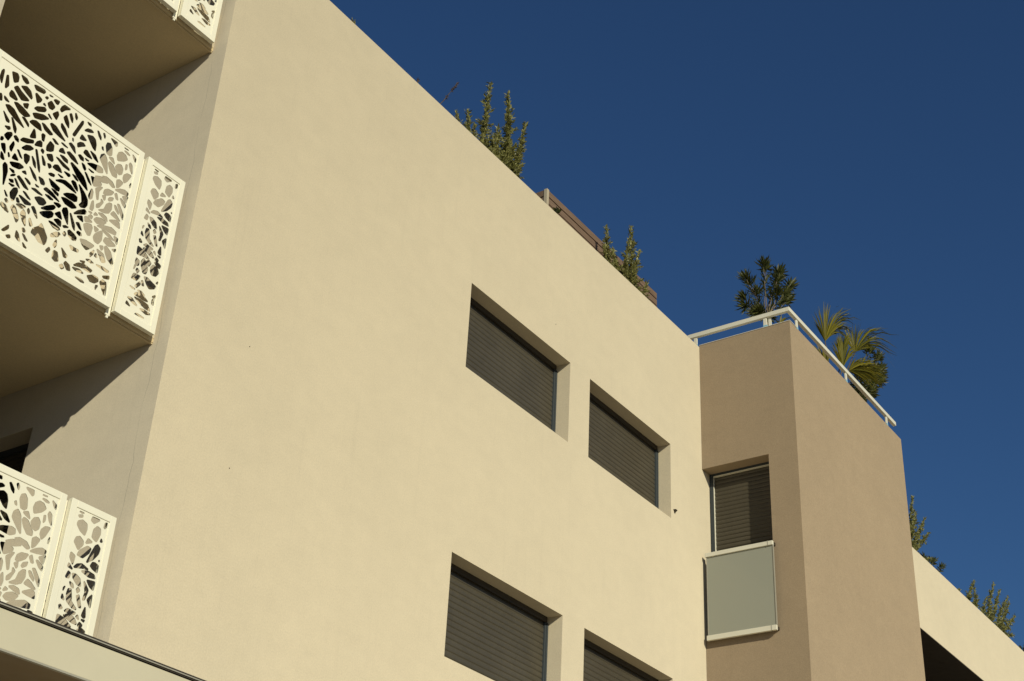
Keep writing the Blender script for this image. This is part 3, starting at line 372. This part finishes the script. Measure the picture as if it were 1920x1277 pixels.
# ------------------------------------------------------------------ plants
PL = json.loads('''{"b1":[[[4.157,0.4,11.311],[4.047,0.4,11.373],[4.112,0.4,11.759],[4.095,0.4,12.136],[4.13,0.4,12.537]],[[4.095,0.4,11.406],[3.923,0.4,11.575],[3.917,0.4,12.024]],[[4.124,0.4,11.425],[4.117,0.4,11.709],[4.171,0.4,12.12]],[[4.219,0.4,11.413],[4.281,0.4,11.645],[4.304,0.4,11.962]],[[4.624,0.4,11.414],[4.571,0.4,11.647],[4.494,0.4,12.142],[4.384,0.4,12.505]],[[4.621,0.4,11.45],[4.61,0.4,11.828],[4.575,0.4,12.359],[4.546,0.4,12.689]],[[4.676,0.4,11.447],[4.746,0.4,11.92],[4.735,0.4,12.319]],[[4.676,0.4,11.447],[4.832,0.4,11.821],[4.865,0.4,12.112]],[[4.731,0.4,11.444],[4.799,0.4,11.682],[4.88,0.4,11.931]],[[4.465,0.4,11.386],[4.351,0.4,11.577],[4.379,0.4,11.968]],[[4.57,0.4,11.416],[4.466,0.4,11.731],[4.48,0.4,12.053]],[[4.676,0.4,11.447],[4.679,0.4,11.796],[4.676,0.4,12.094]],[[4.358,0.4,11.392],[4.228,0.4,11.647],[4.265,0.4,11.811]],[[3.992,0.4,11.411],[3.875,0.4,11.542],[3.84,0.4,11.684]],[[4.516,0.4,11.419],[4.493,0.4,11.672],[4.555,0.4,11.948]],[[4.157,0.4,11.311],[4.046,0.4,11.485],[4.032,0.4,11.819]]],"b2":[[[7.055,0.4,11.432],[6.954,0.4,11.781],[6.957,0.4,12.248]],[[7.458,0.4,11.414],[7.44,0.4,11.897],[7.392,0.4,12.479]],[[7.486,0.4,11.348],[7.523,0.4,11.862],[7.618,0.4,12.221]],[[7.418,0.4,11.352],[7.621,0.4,11.834],[7.746,0.4,12.159]],[[7.322,0.4,11.42],[7.276,0.4,11.803],[7.339,0.4,12.259]],[[6.99,0.4,11.396],[6.827,0.4,11.625],[6.82,0.4,11.858]],[[6.924,0.4,11.399],[6.752,0.4,11.501],[6.707,0.4,11.693]],[[7.188,0.4,11.426],[7.116,0.4,11.711],[7.164,0.4,12.02]],[[7.554,0.4,11.345],[7.719,0.4,11.599],[7.846,0.4,11.853]],[[7.418,0.4,11.352],[7.441,0.4,11.732],[7.494,0.4,12.013]],[[7.391,0.4,11.377],[7.387,0.4,11.701],[7.221,0.4,11.854]],[[7.122,0.4,11.39],[6.985,0.4,11.595],[7.02,0.4,11.82]],[[7.486,0.4,11.348],[7.594,0.4,11.571],[7.635,0.4,11.759]]],"b3":[[[17.08,0.4,11.273],[17.367,0.4,12.091],[17.63,0.4,12.699]],[[17.206,0.4,11.268],[17.627,0.4,11.879],[18.07,0.4,12.424]],[[17.334,0.4,11.263],[17.654,0.4,11.683],[18.051,0.4,12.057]],[[17.164,0.4,11.303],[17.511,0.4,11.939],[17.866,0.4,12.473]],[[17.391,0.4,11.284],[17.609,0.4,11.513],[17.861,0.4,11.758]],[[16.829,0.4,11.282],[17.051,0.4,11.97],[17.223,0.4,12.348]],[[17.206,0.4,11.268],[17.365,0.4,11.781],[17.587,0.4,12.228]]],"b4":[[[20.293,0.4,11.334],[20.315,0.4,11.663],[20.646,0.4,12.092]],[[20.077,0.4,11.317],[20.009,0.4,11.561],[20.141,0.4,11.778]],[[21.034,0.4,11.248],[20.999,0.4,11.671],[21.143,0.4,12.162]],[[21.37,0.4,11.299],[21.628,0.4,11.989],[21.873,0.4,12.468]],[[21.529,0.4,11.293],[21.954,0.4,11.983],[22.219,0.4,12.413]],[[21.762,0.4,11.311],[22.286,0.4,11.978],[22.705,0.4,12.437]],[[21.762,0.4,11.311],[22.428,0.4,11.91],[22.811,0.4,12.356]],[[21.874,0.4,11.345],[22.623,0.4,11.802],[23.117,0.4,12.165]],[[21.874,0.4,11.345],[22.493,0.4,11.648],[22.836,0.4,11.903]],[[21.347,0.4,11.237],[21.241,0.4,11.64],[21.393,0.4,11.967]],[[21.529,0.4,11.293],[21.67,0.4,11.668],[21.879,0.4,11.959]],[[20.726,0.4,11.258],[20.716,0.4,11.579],[20.741,0.4,11.827]]],"b5":[[[23.467,0.4,11.321],[23.551,0.4,11.517],[23.707,0.4,11.713]],[[23.683,0.4,11.328],[23.91,0.4,11.682],[24.077,0.4,11.895]],[[23.944,0.4,11.347],[24.303,0.4,11.741],[24.492,0.4,11.998]],[[23.333,0.4,11.339],[23.446,0.4,11.52],[23.572,0.4,11.649]]],"sp":[[[3.56,0.3,11.506],[3.487,0.3,11.62]],[[3.521,0.3,11.494],[3.461,0.3,11.586]]],"sp0":[[[1.797,0.3,11.431],[1.761,0.3,11.502],[1.728,0.3,11.548]]],"lav":[[[3.234,0.4,11.518],[3.355,0.4,11.718],[3.622,0.4,12.175]],[[2.895,0.4,11.568],[2.923,0.4,11.641],[2.932,0.4,11.715]]],"ol0":[[[5.706,0.4,11.554],[5.725,0.4,11.645],[5.731,0.4,11.736]],[[5.68,0.4,11.594],[5.665,0.4,11.647],[5.639,0.4,11.671]]],"ol3":[[[18.001,0.4,11.295],[18.215,0.4,11.576],[18.37,0.4,11.734]],[[18.084,0.4,11.304],[18.36,0.4,11.606],[18.61,0.4,11.799]],[[18.268,0.4,11.286],[18.624,0.4,11.564],[19.013,0.4,11.826]],[[17.825,0.4,11.336],[17.99,0.4,11.547],[18.082,0.4,11.683]]],"ol1":[[[9.15,-0.7,11.491],[9.177,-0.7,11.756],[9.099,-0.7,12.139],[9.049,-0.7,12.484]],[[9.15,-0.7,11.491],[9.177,-0.7,11.756],[9.275,-0.7,12.238],[9.423,-0.7,12.69]],[[9.15,-0.7,11.491],[9.177,-0.7,11.756],[9.408,-0.7,12.225],[9.666,-0.7,12.705]],[[9.15,-0.7,11.491],[9.177,-0.7,11.756],[9.534,-0.7,12.295],[9.852,-0.7,12.802]],[[9.15,-0.7,11.491],[9.177,-0.7,11.756],[8.884,-0.7,11.935],[8.69,-0.7,12.106]],[[9.15,-0.7,11.491],[9.177,-0.7,11.756],[9.004,-0.7,12.001],[8.94,-0.7,12.187]],[[9.15,-0.7,11.491],[9.177,-0.7,11.756],[9.256,-0.7,12.055],[9.432,-0.7,12.448]],[[9.15,-0.7,11.491],[9.177,-0.7,11.756],[9.465,-0.7,12.126],[9.786,-0.7,12.541]],[[9.15,-0.7,11.491],[9.177,-0.7,11.756],[8.902,-0.7,11.776],[8.73,-0.7,11.824]],[[9.15,-0.7,11.491],[9.177,-0.7,11.756],[8.926,-0.7,11.689],[8.734,-0.7,11.684]],[[9.15,-0.7,11.491],[9.177,-0.7,11.756],[9.374,-0.7,11.905],[9.589,-0.7,12.168]],[[9.15,-0.7,11.491],[9.177,-0.7,11.756],[9.349,-0.7,11.977],[9.583,-0.7,12.269]],[[9.15,-0.7,11.491],[9.177,-0.7,11.756],[8.963,-0.7,11.558],[8.737,-0.7,11.537]],[[9.15,-0.7,11.491],[9.177,-0.7,11.756],[9.307,-0.7,11.742],[9.441,-0.7,11.898]],[[9.15,-0.7,11.491],[9.177,-0.7,11.756],[9.052,-0.7,11.647],[8.89,-0.7,11.644]],[[9.15,-0.7,11.491],[9.177,-0.7,11.756],[9.073,-0.7,11.869],[9.06,-0.7,12.075]],[[9.15,-0.7,11.491],[9.177,-0.7,11.756],[9.243,-0.7,11.919],[9.264,-0.7,12.128]]],"ol2":[[[12.11,-0.7,11.565],[12.446,-0.7,12.038],[12.746,-0.7,12.697],[12.962,-0.7,13.124]],[[12.11,-0.7,11.565],[12.446,-0.7,12.038],[13.084,-0.7,12.768],[13.453,-0.7,13.244]],[[12.11,-0.7,11.565],[12.446,-0.7,12.038],[13.295,-0.7,12.727],[13.686,-0.7,13.172]],[[12.11,-0.7,11.565],[12.446,-0.7,12.038],[13.407,-0.7,12.732],[13.898,-0.7,13.198]],[[12.11,-0.7,11.565],[12.446,-0.7,12.038],[12.63,-0.7,12.125],[12.836,-0.7,12.307]],[[12.11,-0.7,11.565],[12.446,-0.7,12.038],[13.149,-0.7,12.56],[13.419,-0.7,12.787]],[[12.11,-0.7,11.565],[12.446,-0.7,12.038],[12.45,-0.7,12.271],[12.599,-0.7,12.493]],[[12.11,-0.7,11.565],[12.446,-0.7,12.038],[12.779,-0.7,12.335],[13.07,-0.7,12.598]],[[12.11,-0.7,11.565],[12.446,-0.7,12.038],[12.213,-0.7,12.111],[12.316,-0.7,12.326]],[[12.11,-0.7,11.565],[12.446,-0.7,12.038],[12.307,-0.7,12.064],[12.48,-0.7,12.211]],[[12.11,-0.7,11.565],[12.446,-0.7,12.038],[12.864,-0.7,12.236],[13.126,-0.7,12.454]],[[12.11,-0.7,11.565],[12.446,-0.7,12.038],[12.93,-0.7,12.55],[13.169,-0.7,12.858]],[[12.11,-0.7,11.565],[12.446,-0.7,12.038],[12.0,-0.7,12.054],[12.037,-0.7,12.255]]],"palm":[{"b":[11.084,-0.9,11.213],"h":[10.702,-0.9,12.067],"t":[[10.502,-0.8,12.303],[10.401,-0.9,12.396],[10.597,-0.9,12.592],[10.699,-0.95,12.66],[11.085,-0.9,12.903],[11.428,-0.9,13.072],[11.867,-0.85,13.279],[12.334,-0.8,13.459],[12.514,-0.75,13.434],[12.427,-0.7,13.237],[12.124,-0.7,12.954]]},{"b":[11.084,-0.9,11.213],"h":[12.136,-0.8,12.647],"t":[[11.841,-0.7,12.854],[12.024,-0.75,13.058],[12.129,-0.8,13.156],[12.462,-0.8,13.352],[12.844,-0.8,13.535],[13.396,-0.8,13.817],[13.732,-0.8,13.882],[13.922,-0.8,13.797],[14.109,-0.75,13.744],[14.107,-0.7,13.594],[14.054,-0.6,13.473]]},{"b":[11.084,-0.9,11.213],"h":[11.173,-0.95,11.85],"t":[[10.761,-0.95,11.995],[10.88,-0.95,12.144],[11.1,-0.95,12.312],[11.339,-0.95,12.454],[11.572,-0.95,12.538],[11.915,-0.9,12.646],[12.159,-0.85,12.645]]},{"b":[11.084,-0.9,11.213],"h":[11.285,-1.0,11.847],"t":[[11.229,-1.1,11.994],[11.669,-1.1,12.215],[11.967,-1.15,12.278],[12.173,-1.15,12.27],[12.188,-1.15,12.15],[12.212,-1.1,12.066],[11.904,-1.1,11.881],[11.85,-1.0,11.9]]},{"b":[11.084,-0.9,11.213],"h":[11.433,-0.85,12.204],"t":[[11.14,-0.85,12.308],[11.331,-0.85,12.515],[11.559,-0.85,12.69],[11.825,-0.85,12.829],[11.991,-0.85,12.84]]},{"b":[11.084,-0.9,11.213],"h":[11.849,-0.95,12.093],"t":[[11.913,-0.95,12.417],[12.14,-1.0,12.518],[12.38,-1.05,12.549],[12.587,-1.05,12.522],[12.576,-1.05,12.376],[12.412,-1.05,12.213]]},{"b":[11.084,-0.9,11.213],"h":[10.647,-0.9,11.603],"t":[[10.493,-0.8,11.857],[10.598,-0.8,11.955],[10.509,-0.9,11.898],[10.744,-0.9,11.983],[10.936,-0.9,12.01]]}],"palm2":[{"b":[9.088,-0.9,11.358],"h":[9.156,-0.9,11.525],"t":[[8.941,-0.9,11.502],[9.048,-0.9,11.593],[9.174,-0.9,11.685],[9.299,-0.9,11.761],[9.439,-0.9,11.802],[9.505,-0.9,11.786]]}]}''')
def leaf(mb, p, d, up, L, w, bend=.15):
    d = d.normalized(); s = d.cross(up)
    if s.length < 1e-4: s = d.orthogonal()
    s.normalize(); n = s.cross(d)
    a = p; m1 = p + d*L*.35 + n*L*bend*.4; m2 = p + d*L*.7 + n*L*bend*.3; e = p + d*L - n*L*bend*.4
    mb.add([a, m1+s*w*.5, m2+s*w*.42, e, m2-s*w*.42, m1-s*w*.5, ], [(0,5,4,3,2,1)])
def rnd(s=1.): return Vector((random.gauss(0,1), random.gauss(0,1), random.gauss(0,1)))*s
def sample(pts, step):
    pts = [Vector(p) for p in pts]; out = []; carry = 0
    tot = sum((pts[i+1]-pts[i]).length for i in range(len(pts)-1)); run = 0
    for i in range(len(pts)-1):
        d = pts[i+1]-pts[i]; L = d.length; s = carry
        while s < L:
            out.append((pts[i]+d*(s/L), d.normalized(), (run+s)/tot)); s += step
        carry = s-L; run += L
    return out
def jig(path, amt, depth):
    o = rnd(1); q = [Vector(p) for p in path]
    n = len(q)
    return [q[i] + Vector((0, depth*i/(n-1), 0)) + rnd(amt)*(0 if i == 0 else 1) for i in range(n)]
def ground_root(paths, z0):
    cx = sum(p[0][0] for p in paths)/len(paths); cy = sum(p[0][1] for p in paths)/len(paths); return Vector((cx, cy, z0))
def shrub(name, key, label, cat, leafmat, kind, z0=10.0, group=None, lean=1.0, stems=BARK):
    paths = PL[key]; root = ground_root(paths, z0)
    t = empty(name, root, label, cat, group)
    fb = MB(); sb = MB()
    sb.tube([root, root+Vector((.01,.0,.35))], .028, .022, 7)
    if kind == 'olive' and len(paths) > 4:                           # inner shoots between the leaders
        extra = []
        for i in range(len(paths)):
            a, b = paths[i], paths[(i*5+3) % len(paths)]
            if abs(a[0][0]-b[0][0]) > .12: continue
            m = min(len(a), len(b)); extra.append([(Vector(a[j])*.6+Vector(b[j])*.4) - Vector((0,0,.15*j)) for j in range(m)])
        paths = paths + extra
    for pa in paths:
        dp = random.uniform(-.14, .14) if len(paths) > 5 else 0
        q = jig(pa, .006, dp)
        low = root + (q[0]-root)*.35; low.z = root.z + .3
        sb.tube([root+Vector((.01,0,.3)), low.lerp(q[0], .5)+rnd(.015)] + q, .011, .0022, 4)
        full = [low.lerp(q[0], .35)] + q
        if kind == 'olive':
            small = len(paths) < 3
            for p, d, f in sample(full, .011):
                for k in range(3 if f > .6 else 2):
                    o = (d*random.uniform(.6, 1.2) + rnd(.42)); leaf(fb, p+rnd(.006), o, rnd(), random.uniform(.040, .068)*(.6 if small else 1), random.uniform(.013, .019)*(.7 if small else 1))
            for p, d, f in sample(full, .021):                       # side twigs make the crown bushy low down, thin at the tips
                if f > .88 or small or random.random() < .1: continue
                o = (d*.75 + rnd(.62)).normalized(); L = random.uniform(.06, .20)*(1.35-f*1.05)
                sb.tube([p, p+o*L], .0022, .001, 3)
                for pp, dd, ff in sample([p, p+o*L], .013):
                    for k in range(2): leaf(fb, pp, dd*.9+rnd(.45), rnd(), random.uniform(.034, .060), random.uniform(.012, .018))
        elif kind == 'oleander':
            big = len(paths) > 5; k0 = 1. if big else (.75 if len(paths) > 2 else .42)
            for p, d, f in sample(q, .075):
                if f < .45: continue
                a0 = random.random()*6.28; s = d.orthogonal().normalized(); b_ = d.cross(s)
                for k in range(3):
                    a = a0 + k*2.09; o = d*random.uniform(.5, 1.0) + (s*math.cos(a)+b_*math.sin(a))*.8 + Vector((0,0,-.1))
                    leaf(fb, p, o, d, random.uniform(.10, .16)*k0, random.uniform(.018, .024), -.12)
            tip = q[-1]; d = (q[-1]-q[-2]).normalized(); s = d.orthogonal().normalized(); b_ = d.cross(s)
            for k in range(34 if big else 12):
                a = k*2.4; sp = random.uniform(.15, 1.9); o = d*.75 + (s*math.cos(a)+b_*math.sin(a))*sp
                leaf(fb, tip - d*.014*(k % 5), o, d, random.uniform(.11, .175)*k0, random.uniform(.019, .027), -.10)
        elif kind == 'spike':
            for p, d, f in sample(q, .012):
                if f < .3: continue
                thick = f > .66 or .42 < f < .48
                for k in range(5 if thick else 1):
                    leaf(fb, p, d*.7+rnd(.5), rnd(), random.uniform(.014, .03)*(1.2 if thick else .8), .009)
    fb.v = [tuple(Vector(v)-root) for v in fb.v]; sb.v = [tuple(Vector(v)-root) for v in sb.v]
    sb.build('stem', stems, t, smooth=True); fb.build('foliage', leafmat, t)
    return t
shrub('olive_bush', 'b1', 'tall olive bush with two spiky leaders on the roof, left of the timber screen', 'bush', OLIVE, 'olive')
shrub('olive_bush', 'b2', 'olive bush growing in front of the timber screen on the roof edge', 'bush', OLIVE, 'olive')
shrub('olive_bush', 'b3', 'narrow olive bush just right of the taupe bay, partly hidden by it', 'bush', OLIVE, 'olive')
shrub('olive_bush', 'b4', 'spreading olive bush above the cream parapet at the right, lower down the slope', 'bush', OLIVE, 'olive')
shrub('clipped_shrub', 'b5', 'dark shrub tip cut by the right picture edge above the parapet', 'bush', OLEAN, 'olive')
shrub('olive_sprig', 'sp', 'tiny olive sprig peeping over the roof edge left of the tall olive bush', 'plant', OLIVE, 'olive')
shrub('olive_sprig', 'sp0', 'tiny leaf tips at the very top of the roof edge near the upper picture border', 'plant', OLIVE, 'olive')
shrub('lavender', 'lav', 'dry purple brown lavender stalk leaning over the roof edge', 'plant', LAV, 'spike')
shrub('oleander', 'ol0', 'small green shoot in front of the left end of the timber screen', 'plant', OLEAN, 'oleander')
shrub('oleander', 'ol3', 'low dark oleander tips on the parapet between two olive bushes', 'plant', OLEAN, 'oleander')
shrub('oleander', 'ol1', 'upright oleander with pale bare stems behind the left white railing of the bay', 'bush', OLEAN, 'oleander', stems=TWIG)
shrub('oleander', 'ol2', 'bushy oleander beside the palm behind the front railing of the bay', 'bush', OLEAN, 'oleander')
def palm(key, label, nseg):
    fans = PL[key]; root = Vector(fans[0]['b']); root.z = 10.0
    t = empty('fan_palm', root, label, 'palm'); sb = MB()
    sb.tube([root, root+Vector((0,0,.5)), root+Vector((.03,.02,1.1))], .09, .07, 8)
    for fan in fans:
        h = Vector(fan['h']); tips = [Vector(p) for p in fan['t']]
        base = root+Vector((.03,.02,1.1)); mid = base.lerp(h, .55)+Vector((0,.03,.12))
        sb.tube([base, mid, h], .012, .007, 5)
        fb = MB(); n = nseg
        for i in range(n):
            u = i/(n-1)*(len(tips)-1); k = min(int(u), len(tips)-2); e = tips[k].lerp(tips[k+1], u-k)
            e = h + (e-h)*random.uniform(.80, 1.18) + rnd(.02)
            d = e-h; L = d.length; droop = Vector((0,0,-.06*L)) ; side = d.cross(Vector((0,1,.3))).normalized()
            pts = []; m = 5
            for j in range(m+1):
                s = j/m; pts.append(h + d*s + Vector((0,0,.10*L*math.sin(s*math.pi)*.7)) + droop*s*s*random.uniform(.4, 1.4))
            wd = [.003, .008, .0105, .009, .005, .001]
            tw = side*math.cos(.7) + Vector((0,1,0))*math.sin(random.choice((-.7,.7)))
            vs = [p + tw*wd[j] for j, p in enumerate(pts)] + [p - tw*wd[j] for j, p in enumerate(pts)]
            fb.add([Vector(v)-root for v in vs], [(j, j+1, m+2+j, m+1+j) for j in range(m)])
        fb.build('frond', PALM, t)
    sb.v = [tuple(Vector(v)-root) for v in sb.v]; sb.build('trunk', BARK, t, smooth=True)
palm('palm', 'fan palm with yellow green fronds above the front railing of the taupe bay', 60)
palm('palm2', 'small palm tuft showing under the railing at the corner of the bay', 14)
# ------------------------------------------------------------------ light, sky, camera
d = Vector((1, 1.82, -.935)).normalized()
L = bpy.data.lights.new('sun', 'SUN'); L.energy = 3.78; L.angle = R(.53); L.color = (1, .945, .735)
lo = link(bpy.data.objects.new('sun', L)); lo.rotation_euler = d.to_track_quat('-Z', 'Y').to_euler()
w = bpy.data.worlds.new('World'); S.world = w; w.use_nodes = True
nt = w.node_tree; sk = nt.nodes.new('ShaderNodeTexSky'); sk.sky_type = 'NISHITA'; sk.sun_disc = False
sk.sun_elevation = math.asin(-d.z); sk.sun_rotation = math.atan2(-d.x, -d.y) % (2*math.pi)
sk.air_density = 1.2; sk.dust_density = 0.12; sk.ozone_density = 10.0; sk.altitude = 0
nt.links.new(sk.outputs[0], nt.nodes['Background'].inputs['Color']); nt.nodes['Background'].inputs['Strength'].default_value = .055
CAM = {'M': [[0.5616835, -0.8259805, 0.0476229], [0.4437949, 0.2522107, -0.8599045], [0.6982534, 0.504129, 0.5082285]], 'C': [-5.9093, -7.403, 1.6], 'lens': 49.8718}
cd = bpy.data.cameras.new('camera'); cd.sensor_fit = 'HORIZONTAL'; cd.sensor_width = 36; cd.lens = CAM['lens']; cd.clip_start = .1; cd.clip_end = 5000
cam = link(bpy.data.objects.new('camera', cd)); m = CAM['M']
rot = Matrix(((m[0][0], -m[1][0], -m[2][0]), (m[0][1], -m[1][1], -m[2][1]), (m[0][2], -m[1][2], -m[2][2])))
cam.matrix_world = Matrix.Translation(CAM['C']) @ rot.to_4x4()
S.camera = cam
S.view_settings.view_transform = 'Standard'; S.view_settings.look = 'None'; S.view_settings.exposure = 0; S.view_settings.gamma = 1
S.render.engine = 'CYCLES'
